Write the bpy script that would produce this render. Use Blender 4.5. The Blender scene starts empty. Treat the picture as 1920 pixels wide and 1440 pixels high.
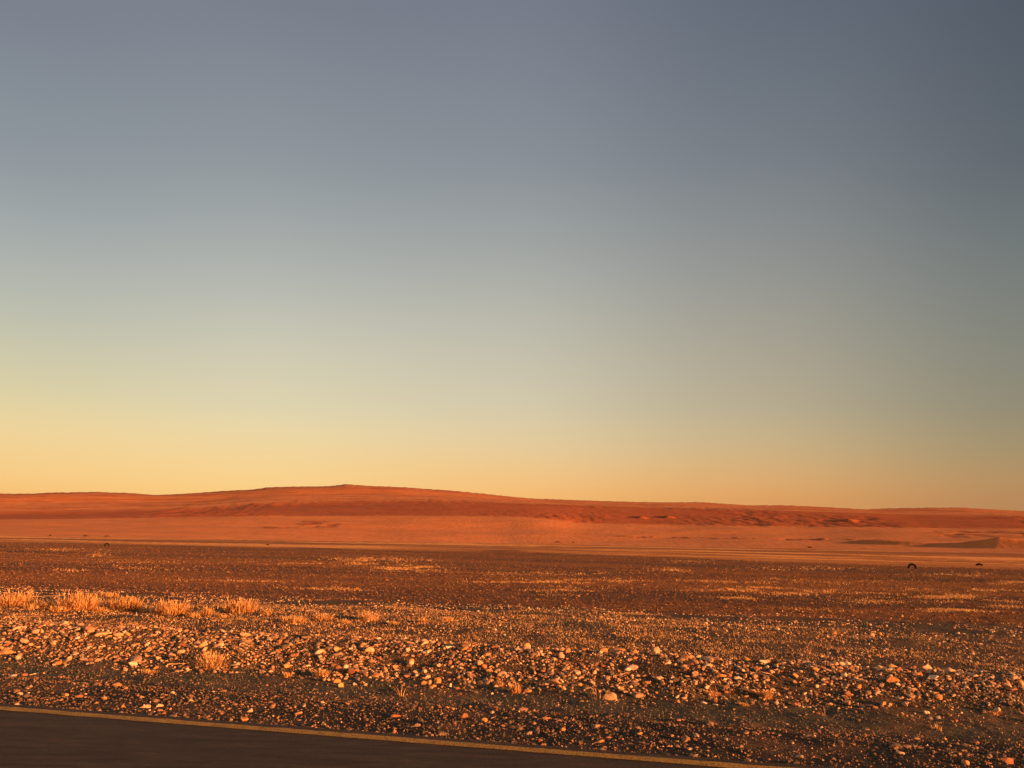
import bpy, math, random
import numpy as np
random.seed(7); RNG = np.random.default_rng(7)
SC = bpy.context.scene
COL = SC.collection
R = math.radians

# ------------------------------------------------------------------ camera
FPX = 1450.0                      # focal length in pixels of a 1920 px wide picture
PITCH = math.atan(288/1450); ROLL = R(1.0); HC = 1.6
cam_d = bpy.data.cameras.new('camera'); cam = bpy.data.objects.new('camera', cam_d)
COL.objects.link(cam); SC.camera = cam
cam_d.sensor_width = 36; cam_d.lens = 36*FPX/1920
cam_d.clip_start = 0.05; cam_d.clip_end = 30000
cam.location = (0, 0, HC)
from mathutils import Matrix, Vector
_m = Matrix.Rotation(math.pi/2+PITCH, 4, 'X') @ Matrix.Rotation(ROLL, 4, 'Z')
cam.rotation_euler = _m.to_euler()

# ------------------------------------------------------------------ sky and sun
SUN_AZ, SUN_EL = R(124), R(6.8)   # azimuth clockwise from the view direction (+Y)
SC.view_settings.view_transform = 'Standard'; SC.view_settings.look = 'None'
SC.view_settings.exposure = 1.35; SC.view_settings.gamma = 1.0
SC.view_settings.use_curve_mapping = False
W = bpy.data.worlds.new('World'); SC.world = W; W.use_nodes = True
nt = W.node_tree; nt.nodes.clear()
def lin(c):
    return tuple(((v/255)/12.92 if v/255 <= .04045 else ((v/255+.055)/1.055)**2.4) for v in c)
def N(tree, t, **kw):
    n = tree.nodes.new(t)
    for k, v in kw.items(): setattr(n, k, v)
    return n
out = N(nt, 'ShaderNodeOutputWorld'); bg = N(nt, 'ShaderNodeBackground')
tc = N(nt, 'ShaderNodeTexCoord'); sep = N(nt, 'ShaderNodeSeparateXYZ')
nt.links.new(tc.outputs['Generated'], sep.inputs[0])
SKY = [  # x of the direction, then (z of the direction, colour)
 (-.54, [(.0,(244,178,100)),(.035,(250,192,116)),(.06,(250,203,130)),(.11,(238,210,152)),(.15,(220,206,160)),(.222,(190,190,170)),(.30,(168,172,168)),(.38,(143,150,155)),(.518,(119,124,136)),(.8,(98,104,118))]),
 (-.30, [(.0,(246,182,104)),(.04,(253,200,122)),(.06,(254,208,134)),(.11,(240,212,156)),(.15,(228,214,172)),(.258,(194,193,178)),(.34,(171,174,169)),(.435,(143,150,155)),(.58,(121,126,138)),(.8,(96,102,116))]),
 (0.0, [(.0,(240,170,96)),(.045,(248,184,108)),(.065,(250,192,118)),(.11,(234,204,150)),(.17,(214,203,172)),(.278,(186,184,170)),(.36,(164,167,163)),(.46,(136,142,149)),(.613,(119,124,137)),(.8,(92,98,113))]),
 (.30, [(.0,(220,146,84)),(.05,(226,160,94)),(.07,(226,168,104)),(.11,(208,178,128)),(.16,(188,174,142)),(.27,(160,156,144)),(.35,(143,145,142)),(.446,(119,125,132)),(.59,(95,103,116)),(.8,(78,86,100))]),
 (.56, [(.0,(178,120,76)),(.05,(184,134,88)),(.07,(180,138,92)),(.10,(164,142,102)),(.15,(142,134,112)),(.24,(124,127,118)),(.32,(110,116,116)),(.40,(90,97,104)),(.536,(73,79,92)),(.8,(60,68,82))]),
]
prev = None; px_ = None
for xk, stops in SKY:
    rp = N(nt, 'ShaderNodeValToRGB'); cr = rp.color_ramp; cr.interpolation = 'B_SPLINE'
    cr.elements[0].position = stops[0][0]; cr.elements[0].color = (*lin(stops[0][1]), 1)
    cr.elements[1].position = stops[-1][0]; cr.elements[1].color = (*lin(stops[-1][1]), 1)
    for p, c in stops[1:-1]:
        e = cr.elements.new(p); e.color = (*lin(c), 1)
    nt.links.new(sep.outputs[2], rp.inputs[0])
    if prev is None: prev = rp.outputs[0]
    else:
        mr = N(nt, 'ShaderNodeMapRange', interpolation_type='SMOOTHSTEP')
        mr.inputs['From Min'].default_value = px_-.03; mr.inputs['From Max'].default_value = xk+.03
        nt.links.new(sep.outputs[0], mr.inputs['Value'])
        mx = N(nt, 'ShaderNodeMix', data_type='RGBA')
        nt.links.new(mr.outputs[0], mx.inputs[0]); nt.links.new(prev, mx.inputs[6]); nt.links.new(rp.outputs[0], mx.inputs[7])
        prev = mx.outputs[2]
    px_ = xk
sky = N(nt, 'ShaderNodeTexSky', sky_type='NISHITA', sun_disc=False)
sky.sun_elevation = SUN_EL; sky.sun_rotation = SUN_AZ; sky.air_density = 1; sky.dust_density = 2
dt = N(nt, 'ShaderNodeVectorMath', operation='DOT_PRODUCT'); dt.inputs[1].default_value = (math.sin(SUN_AZ)*math.cos(SUN_EL), math.cos(SUN_AZ)*math.cos(SUN_EL), math.sin(SUN_EL))
nt.links.new(tc.outputs['Generated'], dt.inputs[0])
gr = N(nt, 'ShaderNodeMapRange', interpolation_type='SMOOTHSTEP'); gr.inputs['From Min'].default_value = .5; gr.inputs['From Max'].default_value = 1.0
nt.links.new(dt.outputs['Value'], gr.inputs['Value'])
gm = N(nt, 'ShaderNodeMix', data_type='RGBA'); nt.links.new(gr.outputs[0], gm.inputs[0]); nt.links.new(prev, gm.inputs[6]); gm.inputs[7].default_value = (1.0, .48, .18, 1)
prev = gm.outputs[2]
sc1 = N(nt, 'ShaderNodeVectorMath', operation='SCALE'); sc1.inputs['Scale'].default_value = 3.92   # 2**-1.35 / strength 0.1
nt.links.new(prev, sc1.inputs[0])
mx = N(nt, 'ShaderNodeMix', data_type='RGBA'); mx.inputs[0].default_value = 0.06
nt.links.new(sc1.outputs[0], mx.inputs[6]); nt.links.new(sky.outputs[0], mx.inputs[7])
nt.links.new(mx.outputs[2], bg.inputs[0]); bg.inputs[1].default_value = 0.1
nt.links.new(bg.outputs[0], out.inputs[0])

sun_d = bpy.data.lights.new('sun', 'SUN'); sun_d.energy = 5.0; sun_d.angle = R(0.5); sun_d.color = (1, .39, .125)
sun = bpy.data.objects.new('sun', sun_d); COL.objects.link(sun)
_sd = Vector((math.sin(SUN_AZ)*math.cos(SUN_EL), math.cos(SUN_AZ)*math.cos(SUN_EL), math.sin(SUN_EL)))
sun.rotation_euler = _sd.to_track_quat('Z', 'Y').to_euler(); sun.location = (30, -20, 20)

# ------------------------------------------------------------------ helpers
def noise2(x, y, seed=0):
    xi = np.floor(x).astype(np.int64); yi = np.floor(y).astype(np.int64)
    xf = x-xi; yf = y-yi
    def g(ix, iy, fx, fy):
        h = (ix*374761393 + iy*668265263 + seed*974711) & 0xffffffff
        h = ((h ^ (h >> 13))*1274126177) & 0xffffffff
        h = h ^ (h >> 16)
        a = (h & 0xffff)/65536.0*2*np.pi
        return np.cos(a)*fx+np.sin(a)*fy
    u = xf*xf*xf*(xf*(xf*6-15)+10); v = yf*yf*yf*(yf*(yf*6-15)+10)
    a = g(xi, yi, xf, yf); b = g(xi+1, yi, xf-1, yf); c = g(xi, yi+1, xf, yf-1); d = g(xi+1, yi+1, xf-1, yf-1)
    return ((a*(1-u)+b*u)*(1-v)+(c*(1-u)+d*u)*v)*1.5
def fbm(x, y, o=4, seed=0, gain=.5):
    s = 0; a = 1
    for i in range(o):
        s = s+a*noise2(x, y, seed+i*17); x = x*2.03+11.3; y = y*2.03-7.1; a *= gain
    return s
def sstep(a, b, x):
    t = np.clip((x-a)/(b-a), 0, 1); return t*t*(3-2*t)

UX, UY = math.cos(R(-12.9)), math.sin(R(-12.9))    # along the road edge
NX, NY = -UY, UX                                   # away from the road
OFF = 6.30
def sd(x, y): return x*UX+y*UY, x*NX+y*NY-OFF
PD = np.array([-60,-9,-8.2,-7.4,-.05,-.0+.16,.5, .8, 1.9, 3.0, 3.9,4.4,5.2,5.9,6.4,7.0,7.8, 9, 13, 17, 19, 24, 31, 40, 80,150,260,400,9000])
PZ = np.array([-.7,-.5,-.2,-.03,-.03,-.03,-.10,-.12,-.18,-.31,-.35,-.31,-.14,-.07,-.13,-.33,-.50,-.50,-.46,-.50,-.58,-.70,-.72,-.68,-.75,-.85,-.95,-1.1,-1.1])
_dd = np.arange(-60, 400, .05); _zz = np.interp(_dd, PD, PZ)
_k = np.hanning(13); _k /= _k.sum(); _zz = np.convolve(np.pad(_zz, 6, mode='edge'), _k, 'valid')
def T(x, y):
    x = np.asarray(x, float); y = np.asarray(y, float)
    s, d = sd(x, y)
    far = sstep(2.5, 6, d)
    dw = d + far*(.45*noise2(s*.16, d*.05, 3)+.18*noise2(s*.6, d*.2, 5)) - sstep(6, 12, d)*.0
    dw = np.where(d < 0, d, dw)
    z = np.interp(dw, _dd, _zz)
    out = sstep(.2, .8, d)
    z = z + out*.016*fbm(x*2.2, y*2.2, 3, 9) + sstep(1.5, 4, d)*.03*fbm(x*.7, y*.7, 3, 21)*(d < 60)
    # low swells that lie along the plain farther out
    z = z + sstep(14, 40, d)*(.035*fbm(s*.05, d*.22, 3, 31)) + sstep(90, 150, d)*.42*fbm(s*.006, d*.045, 3, 41)
    return z
def dirpx(x, y):
    v = np.array([(x-960)/FPX, (720-y)/FPX, -1.0]); c, s = math.cos(ROLL), math.sin(ROLL)
    v = np.array([c*v[0]-s*v[1], s*v[0]+c*v[1], v[2]]); a = math.pi/2+PITCH
    return np.array([v[0], math.cos(a)*v[1]-math.sin(a)*v[2], math.sin(a)*v[1]+math.cos(a)*v[2]])
def atpx(x, y):                        # where on the ground a spot of the photograph lies (arrays too)
    x = np.atleast_1d(np.asarray(x, float)); y = np.atleast_1d(np.asarray(y, float))
    c, s = math.cos(ROLL), math.sin(ROLL); a = math.pi/2+PITCH
    v0 = (x-960)/FPX; v1 = (720-y)/FPX; v2 = -np.ones_like(v0)
    v0, v1 = c*v0-s*v1, s*v0+c*v1
    w1 = math.cos(a)*v1-math.sin(a)*v2; w2 = math.sin(a)*v1+math.cos(a)*v2
    z = np.full_like(v0, -.4)
    for _ in range(14):
        t = (z-HC)/np.minimum(w2, -1e-4); z = .5*z+.5*T(v0*t, w1*t)
    t = (z-HC)/np.minimum(w2, -1e-4)
    return v0*t, w1*t, T(v0*t, w1*t)
def at1(x, y):
    X, Y, Z = atpx(x, y); return float(X[0]), float(Y[0]), float(Z[0])

def mesh_np(name, co, faces, nper, mat, col=None, smooth=False):
    me = bpy.data.meshes.new(name)
    co = np.ascontiguousarray(co, dtype=np.float32); faces = np.ascontiguousarray(faces, dtype=np.int32)
    me.vertices.add(len(co)); me.vertices.foreach_set('co', co.ravel())
    me.loops.add(faces.size); me.loops.foreach_set('vertex_index', faces.ravel())
    nf = faces.size//nper
    me.polygons.add(nf)
    me.polygons.foreach_set('loop_start', np.arange(0, faces.size, nper, dtype=np.int32))
    me.polygons.foreach_set('loop_total', np.full(nf, nper, dtype=np.int32))
    me.polygons.foreach_set('use_smooth', np.full(nf, bool(smooth)))
    me.update(calc_edges=True)
    if col is not None:
        at = me.color_attributes.new('Col', 'FLOAT_COLOR', 'POINT')
        c4 = np.ones((len(co), 4), np.float32); c4[:, :3] = col
        at.data.foreach_set('color', c4.ravel())
    me.materials.append(mat)
    return me
def obj(name, me, kind=None, label=None, cat=None, group=None, loc=None):
    o = bpy.data.objects.new(name, me); COL.objects.link(o)
    if kind: o['kind'] = kind
    if label: o['label'] = label
    if cat: o['category'] = cat
    if group: o['group'] = group
    if loc: o.location = loc
    return o

# ------------------------------------------------------------------ materials
def mat(name, rough=.9, spec=.2):
    m = bpy.data.materials.new(name); m.use_nodes = True
    b = m.node_tree.nodes['Principled BSDF']; b.inputs['Roughness'].default_value = rough
    b.inputs['Specular IOR Level'].default_value = spec
    return m, m.node_tree, b
def tex_noise(t, scale, detail=4, rough=.6, vec=None, dist=0):
    n = N(t, 'ShaderNodeTexNoise'); n.inputs['Scale'].default_value = scale
    n.inputs['Detail'].default_value = detail; n.inputs['Roughness'].default_value = rough
    n.inputs['Distortion'].default_value = dist
    if vec is not None: t.links.new(vec, n.inputs['Vector'])
    return n
def ramp(t, src, stops):
    r = N(t, 'ShaderNodeValToRGB'); cr = r.color_ramp
    cr.elements[0].position = stops[0][0]; cr.elements[0].color = (*stops[0][1], 1)
    cr.elements[1].position = stops[-1][0]; cr.elements[1].color = (*stops[-1][1], 1)
    for p, c in stops[1:-1]: cr.elements.new(p).color = (*c, 1)
    t.links.new(src, r.inputs[0]); return r
def mult(t, a, b, f=1.0):
    m = N(t, 'ShaderNodeMix', data_type='RGBA', blend_type='MULTIPLY'); m.inputs[0].default_value = f
    t.links.new(a, m.inputs[6])
    if isinstance(b, tuple): m.inputs[7].default_value = (*b, 1)
    else: t.links.new(b, m.inputs[7])
    return m.outputs[2]
def g3(v): return (v, v, v)
def bump(t, b, srcs):
    last = None
    for src, dist, st in srcs:
        bp = N(t, 'ShaderNodeBump'); bp.inputs['Distance'].default_value = dist; bp.inputs['Strength'].default_value = st
        t.links.new(src, bp.inputs['Height'])
        if last: t.links.new(last, bp.inputs['Normal'])
        last = bp.outputs[0]
    t.links.new(last, b.inputs['Normal'])
def pos(t): return N(t, 'ShaderNodeNewGeometry').outputs['Position']
def stretch(t, vec, rot, sc):
    m = N(t, 'ShaderNodeMapping'); m.inputs['Rotation'].default_value = (0, 0, rot); m.inputs['Scale'].default_value = sc
    t.links.new(vec, m.inputs['Vector']); return m.outputs[0]

# gravel plain: albedo per vertex (sand, gravel, dust, painted shade) times grain
M_GROUND, t, b = mat('gravel_ground', .95, .1)
at = N(t, 'ShaderNodeAttribute', attribute_name='Col'); p = pos(t)
n1 = tex_noise(t, 55, 3, .7, p); n2 = tex_noise(t, 9, 4, .7, p); n3 = tex_noise(t, 1.7, 5, .7, p)
c = mult(t, at.outputs[0], ramp(t, n1.outputs[0], [(.3, g3(.5)), (.5, g3(.95)), (.7, g3(1.5))]).outputs[0])
c = mult(t, c, ramp(t, n2.outputs[0], [(.3, g3(.75)), (.5, g3(1)), (.72, g3(1.3))]).outputs[0])
c = mult(t, c, ramp(t, n3.outputs[0], [(.3, g3(.75)), (.7, g3(1.25))]).outputs[0])
t.links.new(c, b.inputs['Base Color'])
bump(t, b, [(n3.outputs[0], .07, .6), (n2.outputs[0], .022, .8), (n1.outputs[0], .010, .8)])

M_DUNE, t, b = mat('dune_sand', .95, .1)
at = N(t, 'ShaderNodeAttribute', attribute_name='Col'); p = pos(t)
n1 = tex_noise(t, .55, 5, .65, stretch(t, p, R(12), (1, .16, 1))); n2 = tex_noise(t, .06, 5, .6, p)
c = mult(t, at.outputs[0], ramp(t, n1.outputs[0], [(.3, g3(.88)), (.7, g3(1.12))]).outputs[0])
c = mult(t, c, ramp(t, n2.outputs[0], [(.3, g3(.88)), (.7, g3(1.12))]).outputs[0])
t.links.new(c, b.inputs['Base Color'])
bump(t, b, [(n1.outputs[0], .34, .6)])

M_ROAD, t, b = mat('asphalt', .85, .25)
p = pos(t); sp = stretch(t, p, R(12.9), (1.2, 9, 1))
n1 = tex_noise(t, 110, 3, .75, p); n2 = tex_noise(t, 1.3, 5, .65, sp); n3 = tex_noise(t, 14, 4, .6, stretch(t, p, R(12.9), (.6, 4, 1)))
c = ramp(t, n1.outputs[0], [(.3, (.010, .007, .005)), (.55, (.036, .025, .019)), (.72, (.13, .095, .07))]).outputs[0]
c = mult(t, c, ramp(t, n2.outputs[0], [(.3, g3(.55)), (.7, g3(1.45))]).outputs[0])
c = mult(t, c, ramp(t, n3.outputs[0], [(.3, g3(.7)), (.7, g3(1.35))]).outputs[0])
n4 = tex_noise(t, 2.2, 6, .7, stretch(t, p, R(12.9), (.5, 1.6, 1))); fs = ramp(t, n4.outputs[0], [(.52, g3(0)), (.72, g3(.30))])   # dust blown onto the tarmac
md = N(t, 'ShaderNodeMix', data_type='RGBA'); t.links.new(fs.outputs[0], md.inputs[0]); t.links.new(c, md.inputs[6]); md.inputs[7].default_value = (.13, .075, .045, 1); c = md.outputs[2]
t.links.new(c, b.inputs['Base Color']); bump(t, b, [(n1.outputs[0], .006, .8)])

M_LINE, t, b = mat('worn_yellow_paint', .8, .25)
p = pos(t); n1 = tex_noise(t, 70, 3, .7, p); n2 = tex_noise(t, 6, 3, .6, p)
c = ramp(t, n1.outputs[0], [(.36, (.05, .034, .018)), (.5, (.36, .20, .03)), (.72, (.56, .33, .05))]).outputs[0]
c = mult(t, c, ramp(t, n2.outputs[0], [(.3, g3(.75)), (.7, g3(1.2))]).outputs[0])
t.links.new(c, b.inputs['Base Color']); bump(t, b, [(n1.outputs[0], .003, .4)])

def rock_mat(name, per_object):
    m, t, b = mat(name, .85, .25)
    tc = N(t, 'ShaderNodeTexCoord'); p = pos(t)
    n1 = tex_noise(t, 45, 4, .65, p); n2 = tex_noise(t, 14, 3, .6, p)
    if per_object:
        oi = N(t, 'ShaderNodeObjectInfo')
        src = oi.outputs['Color']
        _unused = ramp(t, oi.outputs['Random'], [(0, (.34, .20, .12)), (.2, (.52, .33, .19)), (.45, (.44, .24, .11)), (.7, (.60, .39, .22)), (.88, (.40, .19, .08)), (1, (.72, .54, .36))]).outputs[0]
    else:
        src = N(t, 'ShaderNodeAttribute', attribute_name='Col').outputs[0]
    c = mult(t, src, ramp(t, n1.outputs[0], [(.3, g3(.7)), (.5, g3(1)), (.7, g3(1.2))]).outputs[0])
    c = mult(t, c, ramp(t, n2.outputs[0], [(.35, g3(.75)), (.65, g3(1.15))]).outputs[0])
    t.links.new(c, b.inputs['Base Color']); bump(t, b, [(n1.outputs[0], .004, .7)])
    return m
M_ROCK = rock_mat('stone', True); M_PEB = rock_mat('loose_gravel', False)

M_STRAW, t, b = mat('dry_straw', .8, .2)
at = N(t, 'ShaderNodeAttribute', attribute_name='Col'); t.links.new(at.outputs[0], b.inputs['Base Color'])
tr = N(t, 'ShaderNodeBsdfTranslucent'); t.links.new(at.outputs[0], tr.inputs[0])
ms = N(t, 'ShaderNodeMixShader'); ms.inputs[0].default_value = .12
t.links.new(b.outputs[0], ms.inputs[1]); t.links.new(tr.outputs[0], ms.inputs[2])
t.links.new(ms.outputs[0], t.nodes['Material Output'].inputs[0])

M_RUB, t, b = mat('old_rubber', .8, .2)
n1 = tex_noise(t, 12, 4, .6, pos(t)); c = ramp(t, n1.outputs[0], [(.3, (.006, .004, .004)), (.7, (.013, .009, .008))]).outputs[0]
t.links.new(c, b.inputs['Base Color'])
M_SHRUB, t, b = mat('grey_shrub_leaf', .9, .1)
at = N(t, 'ShaderNodeAttribute', attribute_name='Col'); t.links.new(at.outputs[0], b.inputs['Base Color'])

# ------------------------------------------------------------------ ground sheet
def polar(az, r, zfun):
    A, RR = np.meshgrid(az, r, indexing='ij')
    X = np.sin(A)*RR; Y = np.cos(A)*RR
    Z = zfun(X, Y, A, RR)
    na, nr = A.shape
    idx = np.arange(na*nr).reshape(na, nr)
    return X, Y, Z, idx
def grid_faces(idx, wrap=False):
    if wrap: idx = np.vstack([idx, idx[:1]])
    a = idx[:-1, :-1].ravel(); b_ = idx[1:, :-1].ravel(); c_ = idx[1:, 1:].ravel(); d_ = idx[:-1, 1:].ravel()
    return np.stack([a, d_, c_, b_], 1)
az = np.radians(np.concatenate([np.arange(-46, 46, .16), np.arange(46, 314, 2.0)]))
rr = [.6]
while rr[-1] < 9000: rr.append(rr[-1]*(1.0105 if rr[-1] < 420 and rr[-1] > 5 else 1.06))
rr = np.array(rr)
X, Y, Z, idx = polar(az, rr, lambda X, Y, A, RR: T(X, Y))
s, d = sd(X, Y); x_, y_ = X, Y
GRAV = np.array([.180, .073, .026]); SAND = np.array([.52, .205, .052]); DUST = np.array([.105, .074, .048]); DARK = np.array([.040, .033, .026]); OLIVE = np.array([.085, .074, .046])  # DARK is matched to the tone of ground in shadow
def bound(s): return np.interp(s, [-131, -74, -33, 10, 36, 90], [120, 119, 134, 101, 91, 84])
col = np.empty(X.shape+(3,)); col[:] = GRAV
def blend(w, c):
    global col
    w = np.clip(w, 0, 1)[..., None]; col = col*(1-w)+c*w
blend(1-sstep(17, 20, d+2*noise2(s*.1, d*.1, 51)), DUST*.8)
blend((1-sstep(2.2, 3, d)), DARK)  # shade on the shoulder and between its stones, painted as dark ground
blend(sstep(2.4, 3, d)*(1-sstep(4.2, 5, d)), OLIVE*.8+DARK*.2)
blend(sstep(6.2, 6.8, d)*(1-sstep(8.2, 9.5, d)), DARK)  # shadow strip behind the bank, painted into the ground colour
bq_ = fbm(x_*.55, y_*.8, 4, 161)
blend(sstep(.0, .5, bq_)*sstep(.4, .9, d)*(1-sstep(14, 18, d))*.55, np.array([.15, .085, .045]))
bp_ = fbm(s*.035, d*.09, 4, 141)
blend(sstep(.0, .45, bp_)*sstep(16, 24, d)*.5, DARK*1.3)
blend(sstep(.05, .5, -bp_)*sstep(16, 24, d)*.35, SAND*.75)
# far plain: a sand strip, then alternating sand and gravel streaks
dn = d+7*fbm(s*.015, d*.03, 3, 61)
dn = d-bound(s)+9*fbm(s*.05, d*.09, 4, 61)
blend(sstep(-5, 4, dn), SAND)
blend(sstep(-20, 60, s)*sstep(-5, 4, dn)*.35, GRAV*1.6)
st = fbm(s*.005, d*.05, 5, 71, .7)
blend(sstep(-.02, .16, st)*sstep(14, 26, dn)*.85, GRAV*1.5)
blend(sstep(.12, .3, -st)*sstep(8, 24, dn)*.9, np.array([.80, .36, .10]))
# thin pale drifts of sand on the gravel
st2 = fbm(s*.03, d*.25, 4, 81)
blend(sstep(.45, .75, st2)*sstep(26, 40, d)*(1-sstep(95, 110, d))*.55, SAND*.7)
co = np.stack([X, Y, Z], -1).reshape(-1, 3)
F = grid_faces(idx, True)
centre = len(co); co = np.vstack([co, [[0, 0, float(T(0, 0))]]])
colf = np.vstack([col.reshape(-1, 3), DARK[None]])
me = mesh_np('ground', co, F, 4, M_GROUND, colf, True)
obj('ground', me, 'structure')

# road sheet and its edge line
def strip(name, d0, d1, z, m, zedge=None, s0=-260, s1=260, n=260, jag=0):
    S = np.linspace(s0, s1, n)
    rows = [(d0, z), (d1, z)] + ([(d1+.03, zedge)] if zedge is not None else [])
    co = []
    for q, (dd, zz) in enumerate(rows):
        j = jag*noise2(S*3.1, S*0+q*7.7, 5) + jag*.6*noise2(S*11.1, S*0+q*3.7, 6)
        D = dd+OFF+j
        co.append(np.stack([S*UX+D*NX, S*UY+D*NY, np.full(n, zz)], 1))
    co = np.stack(co, 1); k = len(rows)
    idx = np.arange(n*k).reshape(n, k)
    a = idx[:-1, :-1].ravel(); b_ = idx[1:, :-1].ravel(); c_ = idx[1:, 1:].ravel(); d_ = idx[:-1, 1:].ravel()
    return obj(name, mesh_np(name, co.reshape(-1, 3), np.stack([a, b_, c_, d_], 1), 4, m), 'structure')
strip('road', -7.3, .13, .0, M_ROAD, -.05, n=5200, jag=.018)
strip('road_edge_line', -.10, .025, .004, M_LINE, n=5200, jag=.014)

# ------------------------------------------------------------------ dunes
def prof(pts):
    a = []; e = []
    for x, y in pts:
        v = dirpx(x, y); a.append(math.atan2(v[0], v[1])); e.append(v[2]/math.hypot(v[0], v[1]))
    return np.array(a), np.array(e)
CREST = [(-500,935),(-250,930),(0,925),(50,925),(100,922),(175,921.5),(240,924),(290,928),(340,925),(400,921),(440,919),(470,918.5),(505,913),(560,911.5),(620,911),(650,907.5),(690,911),(760,913),(850,920),(900,925),(960,931),(1000,934.5),(1050,936),(1120,939),(1200,941),(1320,942),(1400,947),(1440,947),(1470,947),(1500,948),(1560,951),(1620,955),(1660,953.5),(1700,952.5),(1750,951),(1800,951),(1850,954),(1880,956),(1920,958),(2200,965),(2600,985)]
L2 = [(-500,975),(0,967),(200,964),(400,958),(480,950),(700,945),(850,943),(960,945),(1100,950),(1200,953),(1440,959),(1600,963),(1700,967),(1920,971),(2400,990)]
L1 = [(-500,985),(0,974),(200,972),(480,968),(700,968),(900,968),(1000,970),(1040,974),(1080,981),(1200,984),(1440,987),(1600,989),(1920,992),(2400,1005)]
azd = np.radians(np.arange(-62, 62, .1)); rd = np.concatenate([np.linspace(215, 700, 330), np.linspace(703, 1250, 150)])
A, RR = np.meshgrid(azd, rd, indexing='ij')
X = np.sin(A)*RR; Y = np.cos(A)*RR
def smo(v, n):
    k = np.hanning(n+2)[1:-1]; k /= k.sum(); return np.convolve(np.pad(v, n//2, mode='edge'), k, 'valid')
ec = smo(np.interp(azd, *prof(CREST)), 5); ecs = smo(ec, 61); ec = ec+.00045*fbm(azd*160, azd*0+2, 3, 7); e2 = smo(np.interp(azd, *prof(L2)), 41); e1 = smo(np.interp(azd, *prof(L1)), 41)
R0 = np.interp(np.degrees(azd), [-34, -18, 0, 15, 34], [290, 322, 350, 332, 305])+6*noise2(azd*9, azd*0, 4); R1 = 488+14*noise2(azd*8, azd*0+3, 5); R2 = 640+14*noise2(azd*8, azd*0+5, 6); R3 = 900+0*azd
Z = np.empty_like(A)
for i in range(len(azd)):
    zb = -1.0
    rm = .5*(R2[i]+R3[i]); em = e2[i]+(ecs[i]-e2[i])*.55
    rn = R3[i]-90; en = e2[i]+(ecs[i]-e2[i])*.86
    xs = [200, R0[i]-25, R0[i], (R0[i]+R1[i])/2, R1[i], R2[i], rm, rn, R3[i], R3[i]+40, 1250]
    z1 = HC+e1[i]*R1[i]
    zs = [-4, -2.0, zb+.2, zb+(z1-zb)*.45, z1, HC+e2[i]*R2[i], HC+em*rm, HC+en*rn, HC+ec[i]*R3[i], HC+ec[i]*R3[i]-2, -20]
    z = np.interp(rd, xs, zs)
    Z[i] = z
k = np.hanning(13); k /= k.sum()
Zs = np.stack([np.convolve(np.pad(z, 6, mode='edge'), k, 'valid') for z in Z])
# keep the crest as high as the skyline needs
Z = Zs
w_sc = sstep(R1[:, None]-6, R1[:, None]+10, RR)*(1-sstep(R2[:, None]+40, R2[:, None]+140, RR)*.75)
rg = fbm(X*.045+Y*.012+.4*noise2(X*.02, Y*.01, 8), Y*.016, 5, 91, .6)
rg2 = 1-2*np.abs(noise2(X*.07-Y*.015+1.2*noise2(X*.03, Y*.01, 18), Y*.014, 92))
Z = Z + w_sc*(.25+1.1*sstep(-.25, .35, fbm(X*.008, Y*.006, 3, 151)))*(.34*rg+.12*rg2+.20*fbm(X*.22+.5*rg, Y*.05, 3, 99, .7))*(1-.55*sstep(830, 890, RR))
fan = sstep(R0[:, None], R0[:, None]+30, RR)*(1-w_sc)
Z = Z + fan*(.5*fbm(X*.012, Y*.02, 3, 93))
# small dunes with a slip face: crest line from a peak, steep on the left of it, gentle on the right
def mound(xp, r, h, dirv, L, left=.6, right=.13, front=.22, hend=.35, bend=0, p=1.0, prof_=None):
    v = dirpx(xp, 1015); a = math.atan2(v[0], v[1]); x0, y0 = math.sin(a)*r, math.cos(a)*r
    n = math.hypot(*dirv); tx, ty = dirv[0]/n, dirv[1]/n
    px = X-x0; py = Y-y0
    s_ = px*tx+py*ty; q = px*ty-py*tx                 # q > 0: to the right of the crest line
    q = q + bend*np.sin(np.clip(s_/L, 0, 1)*np.pi)
    sc_ = np.clip(s_, 0, L)/L; hc = h*(hend+(1-hend)*(1-sc_)**p)
    if prof_: hc = np.interp(sc_*L, *prof_)
    hh = hc-np.where(q < 0, -q*left, q*right)-np.where(s_ < 0, -s_*front, 0)-np.where(s_ > L, (s_-L)*.12, 0)
    return np.maximum(hh, 0)
mm = mound(1873, 343, 4.4, (-.86, 1.0), 62, .64, .10, .13, .1, 3, 1.6, ([0, 6, 14, 24, 38, 50, 62], [3.9, 2.7, 1.6, 1.1, 1.5, 1.5, 0]))
Z = Z+mm
Z = Z+mound(1668, 362, .5, (-1, .8), 14, .5, .1, .2)
Z = Z+mound(1592, 540, 1.9, (-.7, 1.0), 16, .6, .12, .3, .1)
Z = Z+mound(1205, 540, 1.6, (-.8, 1.0), 12, .5, .2, .4)+mound(1255, 548, 1.8, (-.8, 1.0), 12, .5, .2, .4)
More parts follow.
